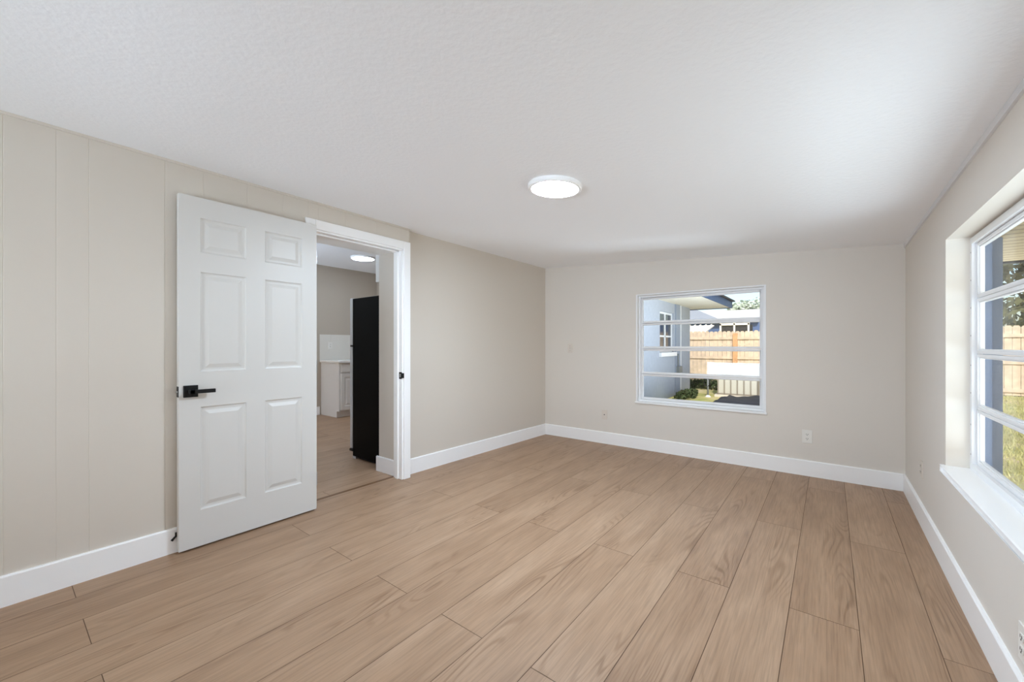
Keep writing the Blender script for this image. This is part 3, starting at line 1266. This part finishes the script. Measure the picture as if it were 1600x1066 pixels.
# own roof: eave seen through the right window, shade over the room
rf = empty('roof_eave', (-0.8, 1.7, 1.96))
struct(rf, 'cream ribbed eave of the house above the right window', 'eave')
b = MB()
EX, EY, EZ = 1.75, 5.84, 1.96
b.prism([(XRO + 0.002, -2.6), (EX, -2.6), (EX, YBO + 0.002), (XRO + 0.002, YBO + 0.002)], EZ, EZ + 0.02)
b.prism([(-3.05, YBO + 0.004), (EX, YBO + 0.004), (EX, EY), (-3.05, EY)], EZ + 0.0, EZ + 0.02)
b.build('soffit', SOFFIT, rf)
b = MB()
b.box(EX, EX + 0.02, -2.6, EY + 0.02, EZ - 0.02, EZ + 0.17)
b.box(-3.05, EX, EY, EY + 0.02, EZ - 0.02, EZ + 0.17)
b.build('fascia', DARKED, rf)
b = MB()
b.prism([(-3.3, -4.8), (EX + 0.05, -4.8), (EX + 0.05, EY + 0.05), (-3.3, EY + 0.05)],
        lambda x, y: 2.14 + (EX - x) * 0.06 + 0.03, lambda x, y: 2.24 + (EX - x) * 0.06 + 0.03)
b.map(lambda x, y, z: (x, y, max(z, 2.14) if z < 2.3 else z))
b.map(lambda x, y, z: (x, y, z + 0.22 if (x < -1) else z))
b.build('roof_deck', DARKED, rf)  # unseen rear overhang stretched to keep sun out of the added window

# pier at the house corner, seen through the right window
pr = empty('corner_pier', (0.85, YBO - 0.08, GZ))
tag(pr, 'slate blue stucco pier under the eave outside the right window', 'pier')
b = MB()
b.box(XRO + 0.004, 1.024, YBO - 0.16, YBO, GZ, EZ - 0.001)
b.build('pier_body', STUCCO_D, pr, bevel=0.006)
b = MB()
b.box(0.935, 0.966, YBO - 0.176, YBO - 0.159, GZ, EZ - 0.001)
b.build('corner_strip', STUCCO, pr, bevel=0.003)

# house wing running back beyond the room
hw = empty('house_wing', (-3.3, 10, GZ))
tag(hw, 'pale blue stucco house wall with a window and wide eave outside the back window', 'house')
HX = -3.1
hy0, hy1, wy0, wy1, wz0, wz1 = YBO + 0.01, 12.48, 9.76, 10.9, 1.0, 2.0
b = MB()
b.box(HX - 3.5, HX, hy0, wy0, GZ, 2.255)
b.box(HX - 3.5, HX, wy1, hy1, GZ, 2.255)
b.box(HX - 3.5, HX, wy0, wy1, GZ, wz0)
b.box(HX - 3.5, HX, wy0, wy1, wz1, 2.255)
b.box(HX - 3.5, HX - 0.3, wy0, wy1, wz0, wz1)
b.build('house_wall', STUCCO, hw)
b = MB()
b.box(HX - 0.09, HX - 0.05, wy0, wy0 + 0.05, wz0, wz1)
b.box(HX - 0.09, HX - 0.05, wy1 - 0.05, wy1, wz0, wz1)
b.box(HX - 0.09, HX - 0.05, wy0 + 0.05, wy1 - 0.05, wz0, wz0 + 0.05)
b.box(HX - 0.09, HX - 0.05, wy0 + 0.05, wy1 - 0.05, wz1 - 0.05, wz1)
b.box(HX - 0.09, HX - 0.05, wy0 + 0.05, wy1 - 0.05, 1.38, 1.42)
b.box(HX - 0.09, HX - 0.05, 10.3, 10.36, wz0 + 0.05, wz1 - 0.05)
hwf = b.build('house_window', ALU, hw)
b = MB()
b.box(HX - 0.075, HX - 0.07, wy0 + 0.05, wy1 - 0.05, wz0 + 0.05, wz1 - 0.05)
b.build('pane', DARKGLASS, hwf)
b = MB()
b.box(HX - 0.05, HX + 0.06, wy0 - 0.05, wy1 + 0.07, wz0 - 0.10, wz0)
b.build('house_sill', ALU, hw, bevel=0.006)
b = MB()
b.box(HX, HX + 0.035, 10.98, 11.34, GZ + 0.02, 2.25)
b.build('corner_board', mat('grey board', rgb(150, 158, 172), 0.8), hw)
b = MB()
b.box(HX, HX + 0.045, 11.35, 11.42, GZ + 0.02, 2.25)
b.build('downspout', mat('white downspout', rgb(226, 228, 232), 0.5), hw)
b = MB()
b.box(HX, HX + 0.11, 11.0, 11.3, 0.45, 0.62)
b.tube([(HX + 0.05, 11.1, 0.62), (HX + 0.05, 11.1, 0.95)], 0.02, 10)
b.build('meter_box', GREYP, hw, bevel=0.01)
b = MB()
b.box(HX - 0.2, -2.11, hy0 + 1.3, 12.98, 2.255, 2.275)
b.build('soffit', SOFFITW, hw)
b = MB()
for k in range(60):
    y = hy0 + 1.4 + k * 0.115
    if y < 12.95:
        b.box(HX + 0.02, -2.12, y, y + 0.012, 2.250, 2.256)
b.build('soffit_rib', mat('beige soffit rib', rgb(196, 184, 162), 0.7), hw)  # ribs in a darker beige than the soffit
b = MB()
b.box(-2.11, -2.085, hy0 + 1.3, 13.0, 2.235, 2.42)
b.box(HX - 0.2, -2.085, 12.98, 13.0, 2.235, 2.42)
b.build('fascia', FASCIA, hw)
b = MB()
b.extrude([(-2.02, 2.42), (-2.02, 2.455), (-4.6, 3.0), (-7.0, 3.0), (-7.0, 2.42)], hy0 + 1.2, 13.06, 'y')
b.build('roof', DARKED, hw)


# ---- leafy things
def leaves(b, c, r, n, size, rnd, squash=(1, 1, 1)):
    for _ in range(n):
        d = Vector((rnd.gauss(0, 1), rnd.gauss(0, 1), rnd.gauss(0, 1))).normalized()
        q = r * rnd.uniform(0.55, 1.0)
        p = Vector((c[0] + d.x * q * squash[0], c[1] + d.y * q * squash[1], c[2] + d.z * q * squash[2]))
        u = Vector((rnd.uniform(-1, 1), rnd.uniform(-1, 1), rnd.uniform(-1, 1))).normalized()
        w = u.cross(d)
        if w.length < 1e-3:
            continue
        w.normalize()
        s = size * rnd.uniform(0.6, 1.3)
        b.face([p - w * s * 0.5, p + u * s * 0.35, p + w * s * 0.5, p - u * s * 0.35])


def tree(name, label, x, y, height, crown_r, seed, m, nblob=14, nleaf=260, size=0.3, trunk=0.14, low=0.35, group=None):
    rnd = random.Random(seed)
    root = empty(name, (x, y, GZ))
    tag(root, label, 'tree', group)
    b = MB()
    top = height * 0.75
    b.tube([(x, y, GZ), (x + 0.1, y, top * 0.4), (x, y + 0.1, top)], [trunk, trunk * 0.8, trunk * 0.3], 9)
    blobs = []
    for k in range(nblob):
        a = rnd.uniform(0, 2 * math.pi)
        q = crown_r * math.sqrt(rnd.random()) * 0.85
        z = height * rnd.uniform(low, 0.92)
        blobs.append((x + math.cos(a) * q, y + math.sin(a) * q, z))
        b.tube([(x, y, z * 0.55), blobs[-1]], [trunk * 0.4, trunk * 0.1], 6)
    b.build('trunk', BARK, root, smooth=True)
    b = MB()
    for c in blobs:
        leaves(b, c, crown_r * rnd.uniform(0.35, 0.55), nleaf, size, rnd)
    b.build('foliage', m, root, recalc=False)
    return root


tree('dense_tree', 'tall olive green tree behind the fence outside the right window', 6.3, 20.5, 6.6, 2.6, 5, LEAF_O, 26, 420, 0.22, 0.2, 0.22)
tree('dense_tree', 'dark green tree behind the fence at the right edge of the photo', 11.6, 23.5, 7.0, 2.5, 8, LEAF_D, 24, 420, 0.22, 0.2, 0.22)
tree('pale_tree', 'pale distant tree behind the neighbouring roof, left of two', -6.5, 44.0, 5.5, 1.4, 15, LEAF_P, 12, 150, 0.3, 0.16, 0.4)
tree('pale_tree', 'pale distant tree behind the neighbouring roof, right of two', -4.6, 47.0, 6.0, 1.8, 21, LEAF_P, 14, 150, 0.3, 0.2, 0.4)


def shrub(name, label, cx, cy, rx_, ry_, h, n, seed, m, size=0.07):
    rnd = random.Random(seed)
    root = empty(name, (cx, cy, GZ))
    tag(root, label, 'shrub')
    b = MB()
    for k in range(7):
        px_, py_ = cx + rnd.uniform(-.6, .6) * rx_, cy + rnd.uniform(-.6, .6) * ry_
        b.tube([(cx, cy, GZ), ((cx + px_) / 2, (cy + py_) / 2, GZ + h * .4), (px_, py_, GZ + h * 0.85)], [0.012, 0.009, 0.004], 6)
    b.build('stem', BARK, root)
    b = MB()
    for k in range(n):
        a = rnd.uniform(0, 2 * math.pi)
        q = math.sqrt(rnd.random())
        leaves(b, (cx + math.cos(a) * q * rx_, cy + math.sin(a) * q * ry_, GZ + h * rnd.uniform(0.25, 0.8) * (1.1 - 0.5 * q)), h * 0.28, 16, size, rnd)
    b.build('foliage', m, root, recalc=False)
    return root


shrub('low_shrub', 'dark low shrub at the foot of the blue house wall', -2.74, 10.75, 0.17, 0.75, 0.24, 70, 4, LEAF_D)
shrub('low_shrub', 'dark green low bush in front of the fence beside the house corner', -2.95, 13.4, 0.75, 0.45, 0.34, 130, 9, LEAF_D)

# ---- wooden fence along the back of the yard
fe = empty('wooden_fence', (1, 16.2, GZ))
tag(fe, 'weathered wooden board fence along the back of the yard', 'fence')
FY = 16.2
rnd = random.Random(2)
post_x = [-9.7 + 2.4 * k for k in range(0, 11)]
for pa, pb in zip(post_x, post_x[1:]):
    b = MB()
    n = 17
    w = (pb - pa) / n
    for k in range(n):
        x0 = pa + k * w + 0.004
        x1 = pa + (k + 1) * w - 0.004
        zt = 1.69 + rnd.uniform(-0.015, 0.015)
        yo = rnd.uniform(-0.004, 0.004)
        prof = [(x0, GZ + 0.02), (x1, GZ + 0.02), (x1, zt - 0.04), (x1 - 0.03, zt), (x0 + 0.03, zt), (x0, zt - 0.04)]
        i = len(b.v)
        b.v += [(x, FY + yo, z) for x, z in prof] + [(x, FY + yo + 0.018, z) for x, z in prof]
        b.f.append([i + q for q in range(6)])
        b.f.append([i + 6 + q for q in reversed(range(6))])
        b.mi += [0, 0]
        for q in range(6):
            r_ = (q + 1) % 6
            b.f.append([i + q, i + r_, i + 6 + r_, i + 6 + q])
            b.mi.append(0)
    b.build('board_panel', FENCE, fe)
for z in (1.43, 0.73, 0.0):
    b = MB()
    b.box(post_x[0], post_x[-1], FY - 0.045, FY - 0.005, z - 0.045, z + 0.045)
    b.build('rail', FENCE, fe)
for x in post_x:
    b = MB()
    b.box(x - 0.07, x + 0.07, FY - 0.10, FY - 0.0, GZ, 1.6)
    p_ = b.build('post', FENCE_P, fe)

# ---- air conditioner
ac = empty('air_conditioner', (-1.79, 11.9, GZ))
tag(ac, 'beige box air conditioner standing in front of the wooden fence', 'air conditioner')
ax0, ax1, ay0, ay1, az0, az1 = -2.205, -1.30, 11.5, 12.2, GZ + 0.06, 0.69
ACROT = Matrix.Rotation(math.radians(3), 3, 'Z')
ACC = Vector((-1.79, 11.9, 0))


def acm(x, y, z):
    v = ACROT @ (Vector((x, y, z)) - ACC) + ACC
    return (v.x, v.y, v.z)


b = MB()
b.box(ax0 + 0.015, ax1 - 0.015, ay0 + 0.015, ay1 - 0.015, az0, az1 - 0.04)
b.map(acm).build('coil_core', ACG, ac)
b = MB()
b.box(ax0 - 0.01, ax1 + 0.01, ay0 - 0.01, ay1 + 0.01, az1 - 0.04, az1)
b.map(acm).build('top_cover', ACM, ac, bevel=0.012)
b = MB()
b.box(ax0, ax1, ay0, ay1, 0.40, az1 - 0.04)
b.box(ax0, ax1, ay0, ay1, az0, az0 + 0.04)
b.map(acm).build('panel_band', ACM, ac, bevel=0.004)
b = MB()
for x in [ax0 + k * (ax1 - ax0 - 0.03) / 6 for k in range(7)]:
    b.box(x, x + 0.03, ay0, ay0 + 0.014, az0, 0.41)
for y in [ay0 + k * (ay1 - ay0 - 0.03) / 4 for k in range(5)]:
    b.box(ax1 - 0.014, ax1, y, y + 0.03, az0, 0.41)
b.map(acm).build('grille_bar', ACM, ac)
b = MB()
b.box(ax0 - 0.06, ax1 + 0.06, ay0 - 0.06, ay1 + 0.06, GZ, az0)
b.map(acm).build('concrete_pad', mat('pale concrete pad', rgb(206, 198, 184), 0.9), ac)

# ---- dark sheet on the ground
b = MB()
NXs, NYs = 26, 22


def sheet_z(x, y):
    return GZ + 0.085 + 0.022 * math.sin(7 * x + 2 * y) + 0.014 * math.sin(11 * y - 3 * x) + 0.01 * math.sin(23 * x)


def sheet_pt(i, j):
    x = -1.98 + 2.5 * i / NXs + 0.05 * math.sin(j * 0.9)
    y = 9.42 + 2.03 * j / NYs + 0.04 * math.sin(i * 0.8)
    # rounded far left corner
    if x < -1.5 and y > 10.6:
        d = math.hypot(x + 1.5, y - 10.6)
        if d > 0.55:
            x, y = -1.5 + (x + 1.5) * 0.55 / d, 10.6 + (y - 10.6) * 0.75 / d
    edge = i in (0, NXs) or j in (0, NYs)
    return (x, y, GZ if edge else sheet_z(x, y))


for i in range(NXs):
    for j in range(NYs):
        b.face([sheet_pt(i, j), sheet_pt(i + 1, j), sheet_pt(i + 1, j + 1), sheet_pt(i, j + 1)])
tag(b.build('ground_sheet', SHEET, smooth=True), 'crumpled charcoal sheet lying on the ground before the air conditioner', 'sheet')

# ---- utility pipe beside the air conditioner
up = empty('utility_pipe', (-2.36, 11.25, GZ))
tag(up, 'thin grey utility pipe with a loop beside the air conditioner', 'pipe')
b = MB()
b.tube([(-2.36, 11.25, GZ), (-2.36, 11.25, 0.42)], 0.022, 10)
b.build('riser', GREYP, up, smooth=True)
b = MB()
b.tube([(-2.36 + 0.07 * math.cos(t) - 0.02, 11.24, 0.22 + 0.10 * math.sin(t)) for t in [k * 2 * math.pi / 18 for k in range(19)]], 0.012, 8)
b.build('hose_loop', BLACK, up, smooth=True)
b = MB()
b.lathe([(0.0, GZ), (0.07, GZ), (0.06, GZ + 0.02), (0.03, GZ + 0.05), (0.0, GZ + 0.05)], -2.36, 11.25, 16)
b.build('foot', mat('white pipe foot', rgb(226, 222, 214), 0.7), up)

# ---- neighbouring house beyond the fence
nb = empty('neighbour_house', (-5, 29, GZ))
tag(nb, 'neighbouring blue house with white roofs beyond the fence', 'house')
b = MB()
b.box(-14, 4.0, 29.3, 36, GZ, 2.75)
b.build('house_wall', NBLUE, nb)
b = MB()
b.face([(-14.5, 28.4, 2.74), (-3.2, 28.9, 2.74), (-3.4, 33.2, 3.75), (-14.5, 33.2, 3.75)])
b.face([(-14.5, 28.4, 2.68), (-14.5, 33.2, 2.68), (-3.4, 33.2, 2.68), (-3.2, 28.9, 2.68)])
b.face([(-14.5, 28.4, 2.68), (-3.2, 28.9, 2.68), (-3.2, 28.9, 2.74), (-14.5, 28.4, 2.74)])
b.face([(-3.2, 28.9, 2.68), (-3.4, 33.2, 2.68), (-3.4, 33.2, 3.75), (-3.2, 28.9, 2.74)])
b.build('main_roof', ROOFW, nb)
b = MB()
hip = [(-9.5, 25.6, 2.62), (-4.7, 26.4, 2.62), (-6.4, 27.5, 3.44), (-9.5, 27.5, 3.5)]
b.face(hip)
b.face([(x, y, 2.55) for x, y, z in reversed(hip)])
for p, q in zip(hip, hip[1:] + hip[:1]):
    b.face([(p[0], p[1], 2.55), (q[0], q[1], 2.55), q, p])
b.build('gable_roof', ROOFG, nb)
b = MB()
b.prism([(-10.5, 23.6), (-5.15, 23.9), (-5.15, 26.2), (-10.5, 26.2)], lambda x, y: 1.80 + (y - 23.6) * 0.20, lambda x, y: 1.86 + (y - 23.6) * 0.20)
b.build('patio_roof', RIBM, nb)
b = MB()
for k in range(18):
    x = -10.4 + k * 0.3
    b.prism([(x, 23.7), (x + 0.05, 23.7), (x + 0.05, 26.15), (x, 26.15)], lambda x, y: 1.85 + (y - 23.6) * 0.20, lambda x, y: 1.93 + (y - 23.6) * 0.20)
b.build('roof_rib', RIBM, nb)
b = MB()
b.box(-5.1, -3.55, 27.6, 29.2, GZ, 2.45)
b.build('porch_screen', SCREEN, nb)
b = MB()
for x in (-5.1, -4.35, -3.6):
    b.box(x, x + 0.09, 27.48, 27.6, GZ, 2.55)
b.box(-5.1, -3.5, 27.48, 27.6, 2.40, 2.52)
b.box(-5.1, -3.5, 27.48, 27.6, 1.2, 1.28)
b.build('porch_frame', RIBM, nb)
